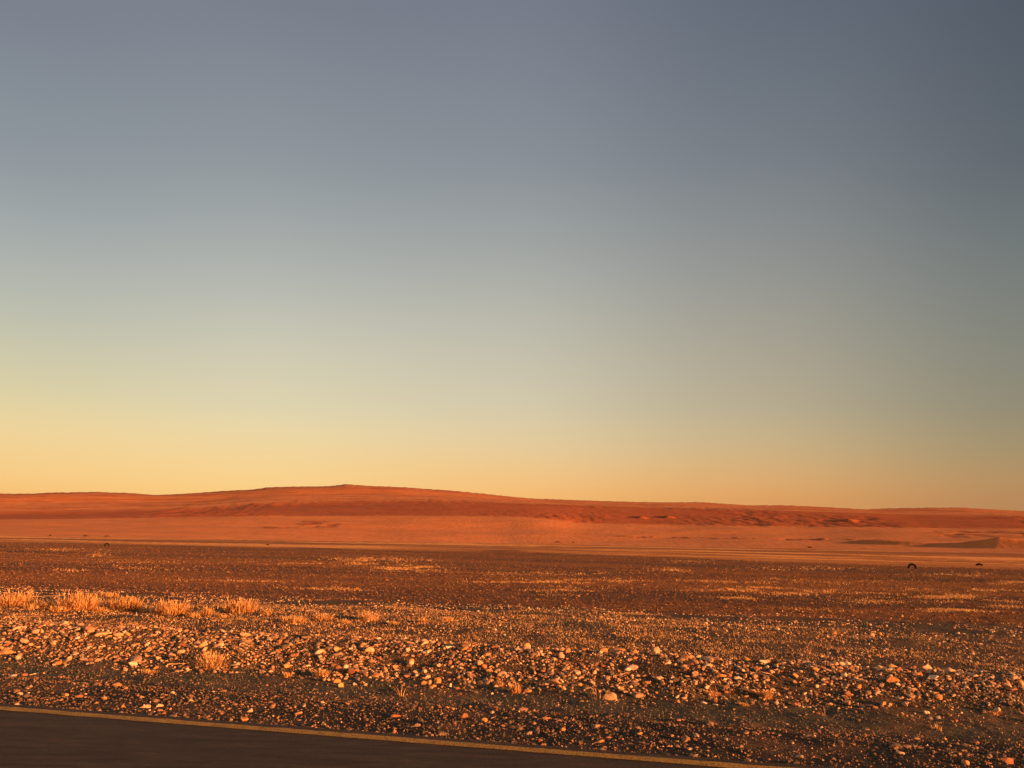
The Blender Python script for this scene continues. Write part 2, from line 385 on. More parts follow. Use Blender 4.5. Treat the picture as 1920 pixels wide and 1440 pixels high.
# albedo
col = np.empty(X.shape+(3,)); col[:] = np.array([.55, .200, .066])
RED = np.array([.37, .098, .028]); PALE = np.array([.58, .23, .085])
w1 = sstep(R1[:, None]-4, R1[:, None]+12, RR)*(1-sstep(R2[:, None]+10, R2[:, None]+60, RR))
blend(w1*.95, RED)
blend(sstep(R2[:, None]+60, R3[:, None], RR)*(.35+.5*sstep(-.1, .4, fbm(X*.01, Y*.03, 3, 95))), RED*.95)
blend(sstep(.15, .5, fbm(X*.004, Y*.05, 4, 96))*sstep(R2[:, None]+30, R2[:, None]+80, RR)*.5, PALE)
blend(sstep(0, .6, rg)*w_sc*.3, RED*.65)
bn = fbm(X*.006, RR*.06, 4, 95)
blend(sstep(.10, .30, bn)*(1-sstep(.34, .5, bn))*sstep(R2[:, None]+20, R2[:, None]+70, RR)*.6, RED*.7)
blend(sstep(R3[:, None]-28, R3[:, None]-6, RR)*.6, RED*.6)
blend((1-sstep(R0[:, None], R0[:, None]+40, RR))*.4, PALE)
blend(np.clip(mm/2, 0, 1)*.8, np.array([.58, .18, .05]))
for (xp, rc, wx, wr) in [(598, 430, 13, 26), (520, 400, 12, 10), (1300, 395, 45, 6), (1480, 390, 45, 8), (1850, 440, 25, 30)]:
    v = dirpx(xp, 990); a = math.atan2(v[0], v[1])
    u_ = ((A-a)*rc/wx)**2+((RR-rc)/wr)**2
    f = np.clip(1.3-u_, 0, 1)*sstep(-.2, .25, fbm(X*.09, Y*.05, 4, 97))
    blend(f*.75, RED*.65); Z = Z+f*.6*(fbm(X*.12, Y*.06, 3, 98))
idx = np.arange(A.size).reshape(A.shape)
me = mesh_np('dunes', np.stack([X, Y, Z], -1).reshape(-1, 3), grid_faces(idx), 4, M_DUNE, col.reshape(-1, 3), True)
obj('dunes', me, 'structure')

# ------------------------------------------------------------------ stones
import bmesh
def ico(sub):
    bm = bmesh.new(); bmesh.ops.create_icosphere(bm, subdivisions=sub, radius=1)
    v = np.array([q.co[:] for q in bm.verts]); f = np.array([[q.index for q in g.verts] for g in bm.faces]); bm.free(); return v, f
ICO = {k: ico(k) for k in (1, 2, 3)}
OCT = (np.array([[1,0,0],[-1,0,0],[0,1,0],[0,-1,0],[0,0,1],[0,0,-1.]]), np.array([[0,2,4],[2,1,4],[1,3,4],[3,0,4],[2,0,5],[1,2,5],[3,1,5],[0,3,5]]))
def rock_shape(base, rg, cuts=7, rough=.06):
    v, f = base; v = v.copy()
    for _ in range(int(cuts*1.4)):                              # shear off planes: flat worn facets
        n = rg.normal(size=3); n /= np.linalg.norm(n); h = rg.uniform(.42, .9)
        dd = v@n-h; m = dd > 0; v[m] -= np.outer(dd[m], n)*.9
    v *= 1+rough*rg.normal(size=(len(v), 1))
    return v, f
PAL = np.array([[.26,.16,.10],[.48,.31,.19],[.38,.20,.10],[.56,.36,.21],[.30,.13,.06],[.70,.52,.34],[.12,.085,.055],[.19,.12,.07],[.50,.27,.12]])
def scatter(name, protos, x, y, size, flat, tilt, label, cat, pal=None, sink=.25, palp=None, group=None):
    n = len(x); rg = RNG
    if pal is None: pal = PAL
    which = rg.integers(0, len(protos), n); z = T(x, y)
    VV = []; FF = []; CC = []; base = 0
    for k, (v, f) in enumerate(protos):
        I = np.nonzero(which == k)[0]
        if len(I) == 0: continue
        m = len(I); nv = len(v)
        P = np.repeat(v[None], m, 0).astype(np.float32)
        P *= np.stack([size[I]*rg.uniform(.75, 1.3, m), size[I]*rg.uniform(.6, 1.0, m), size[I]*flat*rg.uniform(.7, 1.4, m)], 1)[:, None, :]
        ta = rg.normal(0, tilt, m); c, s_ = np.cos(ta)[:, None], np.sin(ta)[:, None]
        yy = P[:, :, 1]*c-P[:, :, 2]*s_; zz = P[:, :, 1]*s_+P[:, :, 2]*c; P[:, :, 1] = yy; P[:, :, 2] = zz
        a = rg.uniform(0, 2*np.pi, m); c, s_ = np.cos(a)[:, None], np.sin(a)[:, None]
        xx = P[:, :, 0]*c-P[:, :, 1]*s_; yy = P[:, :, 0]*s_+P[:, :, 1]*c; P[:, :, 0] = xx; P[:, :, 1] = yy
        P += np.stack([x[I], y[I], z[I]+size[I]*flat*(1-2*sink)], 1)[:, None, :]
        VV.append(P.reshape(-1, 3)); FF.append((f[None]+(base+np.arange(m)*nv)[:, None, None]).reshape(-1, 3))
        cc = pal[rg.choice(len(pal), m, p=palp)]*rg.uniform(.8, 1.2, (m, 1)); CC.append(np.repeat(cc, nv, 0)); base += m*nv
    me = mesh_np(name, np.concatenate(VV), np.concatenate(FF), 3, M_PEB, np.concatenate(CC))
    return obj(name, me, 'stuff', label, cat, group)
rgp = np.random.default_rng(3)
PAL = PAL*np.array([1, .97, .92])
PPL = np.array([[.20,.09,.04],[.26,.12,.05],[.34,.17,.075],[.15,.075,.035],[.48,.27,.13]])*.8
P2 = [rock_shape(ICO[2], rgp, 11, .04) for _ in range(14)]
P1 = [rock_shape(ICO[1], rgp, 3, .12) for _ in range(14)]
P0 = [rock_shape(OCT, rgp, 0, .22) for _ in range(10)]
def band(dens, d0, d1, profile=None, margin=3.0):
    """points in the strip d0..d1 within the view wedge (with a margin)"""
    pts = []
    D = np.arange(d0, d1, (d1-d0)/24); w = (d1-d0)/24
    for dd in D:
        # s-range where |azimuth| < 38 deg
        S = np.linspace(-120, 120, 2401); x = S*UX+(dd+OFF)*NX; y = S*UY+(dd+OFF)*NY
        ok = (np.abs(np.degrees(np.arctan2(x, y))) < 36); s0, s1 = S[ok].min()-margin, S[ok].max()+margin
        q = dens*(profile(dd) if profile else 1); n = RNG.poisson(max(0, q*w*(s1-s0)))
        pts.append(np.stack([RNG.uniform(s0, s1, n), RNG.uniform(dd, dd+w, n)], 1))
    p = np.concatenate(pts); s, d = p[:, 0], p[:, 1]
    return s*UX+(d+OFF)*NX, s*UY+(d+OFF)*NY, s, d
def clump(x, y, sc, lo, hi, seed):
    return RNG.random(len(x)) < sstep(lo, hi, fbm(x*sc, y*sc, 3, seed))
def berm(dd): return float(np.interp(dd, [3.6, 4.0, 4.5, 5.9, 6.4, 7.0], [0, .2, 1, 1, .6, 0]))
def side(dd): return float(np.interp(dd, [.12, .3, .8, 1.6, 2.5, 3.2], [1, 1, 1, .8, .15, .03]))
# bulk gravel
x, y, s, d = band(120, 3.6, 7.2, berm); m = clump(x, y, .8, -.65, .15, 101) & (RNG.random(len(x)) < 1-.4*sstep(-2, 3.5, s)); x, y = x[m], y[m]
n = len(x); scatter('stone_bank', P2, x, y, np.exp(RNG.normal(-3.5, .45, n)), .5, .42, 'densely heaped fist-sized stones making up the long lit stone bank', 'stones', palp=[.1,.16,.12,.16,.1,.08,.1,.08,.1])
x, y, s, d = band(380, 3.6, 7.2, berm); m = clump(x, y, 1.2, -.6, .2, 102); x, y = x[m], y[m]
n = len(x); scatter('rubble', P1, x, y, np.exp(RNG.normal(-4.0, .4, n)), .5, .45, 'broken rubble filling the gaps between the stones of the bank', 'rubble')
x, y, s, d = band(230, .12, 3.2, side); m = clump(s*.5, d*2.2, 1.0, -.02, .5, 103); x, y = x[m], y[m]
n = len(x); scatter('verge_gravel', P1, x, y, np.exp(RNG.normal(-4.25, .5, n)), .42, .25, 'loose gravel lying along the yellow road edge line', 'gravel', palp=[.2,.04,.12,.02,.14,.01,.25,.2,.02])
x, y, s, d = band(900, .12, 8.5, lambda q: .25 if 2.4 < q < 4.1 or q > 6.8 else (.45 if q < 2.4 else 1)); n = len(x)
scatter('fine_gravel', P0, x, y, np.exp(RNG.normal(-4.75, .35, n)), .6, .4, 'fine gravel and grit covering the verge and the stone bank', 'gravel', palp=[.08,.03,.05,.01,.05,.01,.45,.30,.02])  # mostly dark grains, so the shadow between stones is put into their colour
x, y, s, d = band(26, 2.3, 4.5, lambda q: 1); m = clump(x, y, .7, -.3, .5, 105); x, y = x[m], y[m]; n = len(x)
scatter('track_stones', P1, x, y, np.exp(RNG.normal(-4.0, .5, n)), .45, .3, 'scattered half-sunk stones on the dark track before the bank', 'stones', palp=[.2,.05,.1,.03,.1,.01,.3,.2,.01], sink=.4)
x, y, s, d = band(60, 8.2, 20, lambda q: float(np.interp(q, [7.6, 9, 16, 19, 20], [.4, 1, 1, .5, .3]))); m = clump(x, y, .5, -.5, .3, 104); x, y = x[m], y[m]; n = len(x)
scatter('scattered_pebbles', P1, x, y, np.exp(RNG.normal(-3.95, .35, n)), .6, .4, 'small pebbles scattered among the dry stubble behind the bank', 'pebbles')
x, y, s, d = band(26, 19, 60, lambda q: 1.0, 5); n = len(x)
scatter('plain_gravel', P0, x, y, np.exp(RNG.normal(-3.7, .4, n)), .5, .35, 'coarse dark gravel strewn over the brown plain', 'gravel', pal=PPL, palp=[.34,.24,.08,.31,.03])
x, y, s, d = band(7, 60, 134, lambda q: 1.0, 8); m = d < bound(s); x, y = x[m], y[m]; n = len(x)
scatter('far_plain_gravel', P0, x, y, np.exp(RNG.normal(-3.4, .4, n)), .4, .3, 'sparse coarse gravel on the far part of the brown plain', 'gravel', pal=PPL, palp=[.34,.24,.08,.31,.03])

# individual stones: shared meshes, one object each
STONES = []
for k in range(16):
    v, f = rock_shape(ICO[3], rgp, 12 if k % 2 else 6, .012); v = v*[1, .8, .62]
    STONES.append(mesh_np('stone', v, f, 3, M_ROCK, None, k % 4 == 0))
def put_stone(x, y, sx, sy, sz, rot, label, group=None, k=None, tilt=0, name='stone', sink=.3):
    o = obj(name, STONES[random.randrange(16) if k is None else k], None, label, 'stone', group)
    z = float(T(x, y)); o.location = (x, y, z+sz*.62*(1-2*sink)); o.scale = (sx, sy, sz); o.rotation_euler = (random.uniform(-.15, .15), tilt, rot)
    return o
NOTE = [ # px x, px base y, px width, px height, label
 (820,1283,19,14,'tall domed orange stone, rightmost and largest of three standing in a row'),
 (805,1284,10,10,'small rounded stone, middle of three orange stones standing in a row'),
 (794,1284,12,10,'dark orange pointed stone, leftmost of three standing in a row'),
 (692,1223,25,11,'wide pale lens-shaped stone on the back edge of the bank'),
 (769,1244,19,10,'smooth oval orange stone tilted up to the right in the middle of the bank'),
 (912,1231,21,8,'smooth flat lozenge-shaped orange stone near the back edge of the bank'),
 (631,1281,20,8,'flat-topped pale orange stone with a smaller yellow one at its foot'),
 (638,1289,15,9,'small yellow stone at the foot of a flat-topped pale one'),
 (1018,1227,13,8,'small stone with a whitish top at the back of the bank'),
 (1671,1279,24,14,'large angular wedge of orange rock on the right part of the bank'),
 (1888,1288,15,9,'pale bright stone alone in the dark hollow by the right edge'),
 (1916,1290,12,14,'dull orange stone cut by the right edge of the picture'),
 (1651,1193,11,8,'round orange stone, right one of a pair out on the stubble'),
 (1635,1194,11,7,'flat pale stone, left one of a pair out on the stubble'),
 (1563,1190,14,8,'notched orange stone on the stubble left of a stone pair'),
 (33,1183,15,8,'pale domed stone on the back edge of the bank at the far left'),
 (189,1193,22,9,'broad low stone with a pointed top at the back of the left bank'),
 (221,1194,18,7,'long pale stone just right of a broad low pointed one'),
 (1197,1308,19,11,'rounded brown stone lying in shade in front of the bank'),
 (989,1299,16,7,'smooth orange stone just right of the brightest straw clump'),
 (1057,1294,10,7,'small round pinkish stone at the front foot of the bank'),
 (908,1355,17,9,'slanted elongated orange stone on the gravel near the road line'),
 (273,1328,19,7,'long arched pale stone on the roadside gravel at left'),
 (298,1326,14,8,'bright pale angular stone right of a long arched one by the road'),
 (217,1288,21,7,'flat ragged orange stone lying alone on the dark track'),
 (36,1306,10,7,'round pale stone on the roadside gravel at the far left'),
 (742,1345,21,7,'flat rust-red stone lying in the roadside gravel'),
 (782,1364,12,8,'rounded brown stone close to the middle of the road line'),
 (981,1333,18,7,'flat reddish slab half sunk in the dark track'),
 (23,1269,17,4,'thin grey flat stone on the olive track at the far left'),
 (1688,1415,13,6,'pale oval stone near the lower right corner of the verge'),
 (1811,1434,10,9,'round orange stone at the bottom edge right of the road line'),
 (1498,1421,12,7,'oval pink stone just above the right end of the road line'),
 (1185,1255,22,9,'big pinkish flat-based stone at the back of the bank right of centre'),
 (630,1222,12,10,'pale yellow upright stone on the back edge of the bank left of centre'),
 (1352,1270,18,9,'orange stone pair lump on the right part of the bank'),
 (940,1268,26,10,'brown weathered rounded rock in the bank right of centre'),
 (1760,1312,14,12,'bright orange block at the front foot of the right bank'),
]
for (px, py, w, h, lab) in NOTE:
    x, y, z = at1(px, py-1); D = math.hypot(x, y); kk = 1.0/FPX*math.hypot(D, HC-z)
    a = math.atan2(x, y)
    sx = w*kk*.52; sz = h*kk*.9
    o = put_stone(x, y, sx, sx*.75, sz, -a+random.uniform(-.25, .25), lab, None, None, random.uniform(-.12, .12), sink=.3)
    cc = (.56, .31, .15)
    for key, val in (('pale', (.62, .38, .21)), ('yellow', (.62, .38, .14)), ('whitish', (.72, .55, .38)), ('orange', (.58, .26, .09)), ('rust', (.42, .15, .06)), ('reddish', (.36, .19, .12)), ('brown', (.36, .22, .13)), ('pink', (.58, .34, .24)), ('grey', (.34, .31, .27)), ('dark orange', (.48, .2, .07))):
        if key in lab.split(' stone')[0]: cc = val
    o.color = (*cc, 1)
# the other 260 of the largest, each told apart by look and place
def to_px(x, y, z):
    v = cam_inv @ Vector((x, y, z)); return 960+FPX*v.x/-v.z, 720-FPX*v.y/-v.z
cam_inv = (Matrix.Translation((0, 0, HC)) @ _m).inverted()
CLR = [('pale cream', (.68,.47,.29)), ('sandy tan', (.54,.34,.19)), ('bright orange', (.55,.27,.10)), ('rust red', (.42,.17,.07)), ('dull brown', (.27,.165,.10)), ('dark grey', (.13,.105,.085))]
def pick_stones(x, y, s, d, n, smean, ssd, rows, place, w):
    got = []
    for i in RNG.permutation(len(x)):
        z = float(T(x[i], y[i])); u, v = to_px(x[i], y[i], z)
        if not (12 < u < 1908 and v < 1432): continue
        c = random.choices(range(6), w)[0]; sh = random.choice(['flat', 'blocky', 'rounded'])
        q = float(np.exp(RNG.normal(smean, ssd)))
        row = rows(d[i]); third = ['far left', 'left', 'middle', 'right', 'far right'][min(4, int(u/384))]
        got.append([u, float(x[i]), float(y[i]), q, c, sh, row, third])
        if len(got) == n: break
    by = {}
    for g in got: by.setdefault((g[4], g[5], g[6], g[7]), []).append(g)
    ORD = ['leftmost', 'second from left', 'third from left', 'fourth from left', 'fifth from left', 'sixth from left', 'seventh from left', 'eighth from left', 'ninth from left']
    NUM = ['', 'one', 'two', 'three', 'four', 'five', 'six', 'seven', 'eight', 'nine', 'ten']
    for (c, sh, row, third), L in by.items():
        L.sort(key=lambda g: g[0])
        for k, g in enumerate(L):
            lab = f'{sh} {CLR[c][0]} stone {row}, {third}'
            if len(L) == 2: lab += [', left of two', ', right of two'][k]
            elif len(L) > 2: lab += f', {ORD[min(k, 8)]} of {NUM[min(len(L), 10)]}'
            q = g[3]; kz = {'flat': .5, 'blocky': .9, 'rounded': .8}[sh]; kk = random.randrange(8)*2+(1 if sh == 'blocky' else 0)
            o = put_stone(g[1], g[2], q*(1.2 if sh == 'flat' else 1), q*random.uniform(.75, 1.0), q*kz, random.uniform(0, 6.28), lab, place, kk, random.uniform(-.35, .35), sink=.2)
            v = random.uniform(.85, 1.1); o.color = (*[e*v for e in CLR[c][1]], 1)
x, y, s, d = band(16, 3.9, 6.3, berm, .5)
pick_stones(x, y, s, d, 200, -2.98, .26, lambda q: 'at the bank foot' if q < 4.75 else ('halfway up the bank' if q < 5.4 else 'on the bank top'), 'larger stones of the long stone bank', [.10, .28, .28, .14, .14, .06])
x, y, s, d = band(5, .3, 2.4, side, .5)
pick_stones(x, y, s, d, 60, -3.45, .28, lambda q: 'loose by the road line' if q < 1.1 else 'loose beside the track', 'loose stones on the roadside gravel', [.12, .2, .2, .2, .2, .08])

# ------------------------------------------------------------------ dry grass
STRAW = np.array([[.66,.40,.17],[.74,.48,.22],[.56,.32,.13],[.80,.56,.29],[.46,.26,.11]])*np.array([1.05, .97, .85])
def blades(cx, cy, cz, h, w, lean, az, seg=2, curve=.4):
    """curved tapering blades, arrays in, one strip each"""
    n = len(cx); t = np.linspace(0, 1, seg+1)
    rows = []
    px, py = -np.sin(az), np.cos(az)
    for k, q in enumerate(t):
        out = h*(np.sin(lean)*q+curve*q*q*.5); up = h*(np.cos(lean)*q-curve*.35*q*q)
        bx = cx+np.cos(az)*out; by = cy+np.sin(az)*out; bz = cz+up
        ww = w*(1-q)*.5+w*.06
        rows.append(np.stack([bx-px*ww, by-py*ww, bz], 1)); rows.append(np.stack([bx+px*ww, by+py*ww, bz], 1))
    V = np.stack(rows, 1); nv = 2*(seg+1); base = (np.arange(n)*nv)[:, None]
    F = np.concatenate([np.stack([base[:, 0]+2*k, base[:, 0]+2*k+1, base[:, 0]+2*k+3, base[:, 0]+2*k+2], 1) for k in range(seg)])
    return V.reshape(-1, 3), F, nv
def grass_mesh(name, cx, cy, cz, h, w, lean, az, seg=1, curve=.3, pal=STRAW, m=None):
    V, F, nv = blades(cx, cy, cz, h, w, lean, az, seg, curve)
    c = pal[RNG.integers(0, len(pal), len(cx))]*RNG.uniform(.75, 1.2, (len(cx), 1))
    return mesh_np(name, V, F, 4, m or M_STRAW, np.repeat(c, nv, 0))
def tuft(px, py, w, h, label, nb=260, name='grass_tuft', group='dry grass tufts along the plain', pal=STRAW, thick=1.0, leanmax=1.5, tex='x'):
    x, y, z = at1(px, py); D = math.hypot(x, y); kk = D/FPX
    W = w*kk*1.15; H = h*kk*.78
    a = RNG.uniform(0, 2*np.pi, nb); lean = RNG.beta(1.6, 1.8, nb)*leanmax
    rad = np.sqrt(RNG.random(nb))*W*.30
    a2 = a+RNG.normal(0, .5, nb)
    cx = np.cos(a)*rad; cy = np.sin(a)*rad*.8
    hh = H*RNG.uniform(.5, 1.12, nb)
    gz = T(x+cx, y+cy)-z
    wd = np.full(nb, max(.006, kk*1.3)*thick)*RNG.uniform(.6, 1.3, nb)
    if nb > 55:                       # a rounded mass of short shoots under the longer stems
        m = int(nb*1.6); ph = RNG.uniform(0, 2*np.pi, m); th = np.arccos(RNG.uniform(0, 1, m)); rr0 = RNG.uniform(.35, .85, m)
        bx = np.cos(ph)*np.sin(th)*W*.42*rr0; by = np.sin(ph)*np.sin(th)*W*.34*rr0; bz = np.cos(th)*H*.62*rr0+(T(x+bx, y+by)-z)
        cx = np.concatenate([cx, bx]); cy = np.concatenate([cy, by]); gz = np.concatenate([gz, bz])
        hh = np.concatenate([hh*.9, H*RNG.uniform(.18, .42, m)]); a2 = np.concatenate([a2, ph+RNG.normal(0, .8, m)])
        lean = np.concatenate([lean, np.clip(th+RNG.normal(0, .4, m), 0, 1.5)]); wd = np.concatenate([wd, np.full(m, wd.mean()*.85)]); nb = nb+m
    if nb > 50:                       # side shoots leaving the stems part of the way up
        m = nb; pick = RNG.integers(0, nb, m); f = RNG.uniform(.3, .8, m)
        bx = cx[pick]+np.cos(a2[pick])*hh[pick]*(np.sin(lean[pick])*f+.175*f*f); by = cy[pick]+np.sin(a2[pick])*hh[pick]*(np.sin(lean[pick])*f+.175*f*f)
        bz = gz[pick]-.01+hh[pick]*(np.cos(lean[pick])*f-.12*f*f)
        cx = np.concatenate([cx, bx]); cy = np.concatenate([cy, by]); gz = np.concatenate([gz-.01, bz])
        a2 = np.concatenate([a2, a2[pick]+RNG.normal(0, 1.1, m)]); lean = np.concatenate([lean, np.clip(lean[pick]+RNG.normal(0, .5, m), .05, 1.5)])
        wd = np.concatenate([wd, wd[pick]*.8]); hh = np.concatenate([hh, hh[pick]*RNG.uniform(.2, .45, m)])
    me = grass_mesh(name, cx, cy, gz, hh, wd, lean, a2, 3, .35, pal)
    return obj(name, me, None, label, 'grass tuft', group, (x, y, z))
TUFTS = [
 (28,1136,66,38,'wide orange grass tuft at the left edge, first of the row on the plain',330),
 (88,1140,50,22,'low grass tuft between the first and the largest tuft of the row',220),
 (148,1143,72,46,'largest grass tuft of the row, fanning out wide',420),
 (205,1118,34,14,'small dull tuft behind the gap right of the largest tuft',120),
 (236,1141,62,36,'rounded grass tuft next right of the largest one',340),
 (322,1150,70,38,'crescent-shaped grass tuft in the middle of the row',320),
 (388,1152,24,24,'narrow upright grass tuft right of the crescent-shaped one',120),
 (450,1148,66,38,'broad fan-shaped grass tuft, standing clear near the right end of the row',340),
 (499,1153,18,20,'thin small tuft with a pale stone at its foot, beside the fan-shaped tuft',60),
 (552,1168,56,22,'low spreading grass tuft beyond the right end of the row',240),
 (606,1162,48,18,'flat bushy grass tuft right of the low spreading one',200),
 (690,1163,44,22,'curly rounded grass tuft left of the picture centre',200),
 (795,1168,20,18,'small upright tuft on the stubble left of centre',80),
 (835,1165,40,16,'low yellowish tuft on the stubble near the centre',130),
]
TUFTS += [
 (58,1142,34,16,'low scrubby clump joining the first tuft of the row to the next',130),
 (112,1146,36,15,'low scrubby clump at the left foot of the largest tuft',130),
 (186,1146,30,13,'small straw clump at the right foot of the largest tuft',90),
 (276,1148,34,14,'low straw clump between the rounded tuft and the crescent-shaped tuft',110),
 (362,1156,30,14,'low straw clump right of the crescent-shaped tuft',90),
 (418,1158,22,10,'tiny straw clump between the narrow tuft and the fan-shaped one',60),
 (645,1168,36,12,'low straw clump left of the curly rounded tuft',90),
 (740,1170,30,10,'thin low straw clump right of the curly rounded tuft',60),
]
for t_ in TUFTS: tuft(*t_)
BANKT = [
 (397,1249,64,42,'twiggy dead grass bush with long bent stems in the left part of the bank',90,1.4,1.3),
 (537,1270,15,16,'small dense orange tuft on the front foot of the bank',90,1.2,.8),
 (603,1266,30,18,'ragged orange tuft spilling from the front of the bank',150,1.2,1.0),
 (937,1285,18,13,'small bright yellow straw clump left of the brightest one',130,1.2,.9),
 (966,1299,20,24,'brightest straw clump, upright and dense, in front of the bank',200,1.3,.7),
 (990,1280,20,9,'low red-brown straw clump behind the brightest one',110,1.2,1.1),
 (1437,1310,18,23,'tall dense yellow straw clump at the front of the right bank',200,1.3,.7),
 (1336,1304,30,14,'sprawling brown straw clump left of the tall yellow one',130,1.2,1.1),
 (1395,1323,22,10,'short orange straw clump on the shaded ground before the bank',120,1.2,.8),
 (752,1306,14,26,'thin pale grass stalks standing on the dark track left of centre',14,1.0,.5),
 (1545,1342,10,22,'pair of thin dry stalks standing on the shaded verge at right',6,1.0,.4),
 (1125,1310,50,26,'fine wispy arching grass stalks on the dark track right of centre',26,.8,1.0),
 (1755,1368,26,14,'thin twig-like grass on the shaded verge at far right',18,1.0,1.0),
 (1860,1338,36,10,'low orange straw clump in front of the far right end of the bank',120,1.2,1.2),
 (280,1262,34,12,'low straw clump with bright bits on the left track',80,1.2,1.2),
]
for (px, py, w, h, lab, nb, th, lm) in BANKT:
    tuft(px, py, w, h, lab, nb, 'grass_tuft', 'dry straw clumps by the stone bank', STRAW, th, lm)

def twig(px, py, length, slope, arch, label):
    x, y, z = at1(px, py); D = math.hypot(x, y); kk = D/FPX; L = length*kk; a = -math.atan2(x, y)
    V = []; F = []; n = 14; m = 6
    for i in range(n+1):
        t_ = i/n; u = (t_-.5)*L; r_ = .0065*(1-.6*t_)+.001; zz = .02+L*(slope*(t_)+arch*4*t_*(1-t_))+.004*math.sin(t_*17); yy = .05*L*math.sin(t_*9)
        for k in range(m): V.append((u, yy+r_*math.cos(k*math.pi/3), zz+r_*math.sin(k*math.pi/3)))
    for i in range(n):
        for k in range(m): F.append([i*m+k, i*m+(k+1) % m, (i+1)*m+(k+1) % m, (i+1)*m+k])
    o = obj('twig', mesh_np('twig', np.array(V), np.array(F), 4, M_STRAW, np.full((len(V), 3), [.66, .42, .22]), True), None, label, 'twig', None, (x, y, z)); o.rotation_euler = (0, 0, a)
twig(338, 1248, 40, .02, .02, 'long pale twig lying flat left of the twiggy bush')
twig(104, 1244, 15, .6, 0, 'short thin twig leaning up on the left bank')
twig(90, 1120, 46, .03, .01, 'long thin twig lying behind the gap in the tuft row')
twig(1430, 1268, 40, -.05, .13, 'arched pale root curving over stones on the right bank')
twig(1165, 1272, 28, .3, .02, 'pale stick slanting up among stones right of centre')
twig(1172, 1285, 22, .25, -.02, 'short stick lying below the slanting pale one')
twig(1800, 1335, 24, -.3, -.1, 'thin stem arching down before the far right bank')
# dry stubble: nobody could count it
x, y, s, d = band(760, 8.2, 19.5, lambda q: float(np.interp(q, [8.2, 9.2, 13, 17, 19.5], [.2, 1, 1, .8, .2])), 2)
rx = s-0.0
lim = 8.8+.6*noise2(s*.2, s*0, 7); lim2 = np.interp(s, [-20, -4, 4, 20], [13.5, 17.5, 14.5, 15])+2*noise2(s*.25, s*0, 9)
fall = 1-.8*sstep(2, 8, s+.8*noise2(s*.3, d*.3, 19))*sstep(9.3, 10.2, d)
m = (RNG.random(len(x)) < fall) & (d > lim) & (d < lim2) & (RNG.random(len(x)) < .25+.75*sstep(-.35, .35, fbm(x*.8, y*.8, 3, 111)))
x, y = x[m], y[m]; n = len(x); x = x+RNG.normal(0, .03, n); y = y+RNG.normal(0, .03, n)
me = grass_mesh('dry_stubble', x, y, T(x, y)-.005, RNG.uniform(.02, .07, n), RNG.uniform(.006, .014, n), RNG.uniform(.35, 1.5, n), RNG.uniform(0, 6.28, n))
obj('dry_stubble', me, 'stuff', 'dry straw stubble covering the ground behind the stone bank', 'dry grass')
# olive dead weeds on the track before the bank
x, y, s, d = band(330, 2.7, 4.4, lambda q: 1, 2); m = RNG.random(len(x)) < sstep(-.2, .4, fbm(x*.9, y*1.6, 3, 112)); x, y = x[m], y[m]; n = len(x)
OL = np.array([[.20,.18,.10],[.26,.23,.13],[.17,.14,.09],[.32,.26,.15]])
me = grass_mesh('track_weeds', x, y, T(x, y)-.004, RNG.uniform(.03, .09, n), RNG.uniform(.004, .010, n), RNG.uniform(.8, 1.5, n), RNG.uniform(0, 6.28, n), pal=OL)
obj('track_weeds', me, 'stuff', 'low greyish-green dead weeds on the dark track before the bank', 'weeds')
# pale straw in patches on the plain
PATCH0 = [(700,1050,130,5,1800),(770,1066,90,5,2600),(640,1058,110,3,900),(920,1083,240,9,2000),(480,1056,110,2,300),(130,1069,70,2,250),(110,1031,120,2,200),(175,1040,50,2,150),
 (1440,1112,150,12,3200),(1600,1100,180,9,1200),(1830,1132,130,16,3600),(1780,1078,150,3,700),(1580,1066,170,3,600),(1490,1086,90,4,400),(1250,1053,100,2,250),(1230,1070,80,2,350),
 (1330,1098,200,10,1500),(1090,1098,200,9,1700),(1700,1118,220,14,1000),(560,1098,240,9,1100),(1860,1100,120,9,800),(250,1060,220,7,500),(1050,1120,120,5,500),(1560,1135,200,10,400)]
PATCH = []
for (cx, cy, rx, ry, n) in PATCH0:
    k = max(1, int(ry/3.5))
    for q in range(k):
        f = 0 if k == 1 else (q/(k-1)-.5)*2
        PATCH.append((cx+random.uniform(-.5, .5)*rx, cy+f*ry*.8, rx*random.uniform(.35, .9), random.uniform(2.5, 6), int(n*.8/k*random.uniform(.5, 1.6))))
XX = []; YY = []
for (cx, cy, rx, ry, n) in PATCH:
    q = RNG.normal(0, .5, (n, 2)); XX.append(cx+q[:, 0]*rx); YY.append(cy+random.uniform(-.012, .03)*q[:, 0]*rx+q[:, 1]*ry)
XX = np.concatenate(XX); YY = np.concatenate(YY); m = YY > 1026; x, y, z = atpx(XX[m], YY[m])
s_, d_ = sd(x, y); m = RNG.random(len(x)) < sstep(-.35, .3, fbm(s_*.35, d_*.5, 3, 131)); x, y, z = x[m], y[m], z[m]
D = np.hypot(x, y); m = D < 120; x, y, z, D = x[m], y[m], z[m], D[m]; rep = 3
x = np.repeat(x, rep)+RNG.normal(0, .06, len(x)*rep); y = np.repeat(y, rep)+RNG.normal(0, .06, len(y)*rep); D = np.repeat(D, rep); n = len(x)
k = (D/45)**.6
me = grass_mesh('pale_straw', x, y, T(x, y)-.005, RNG.uniform(.04, .10, n)*k, RNG.uniform(.012, .03, n)*k, RNG.uniform(.1, 1.3, n), RNG.uniform(0, 6.28, n))
obj('pale_straw', me, 'stuff', 'pale straw growing in thin streaks across the brown gravel plain', 'dry grass')
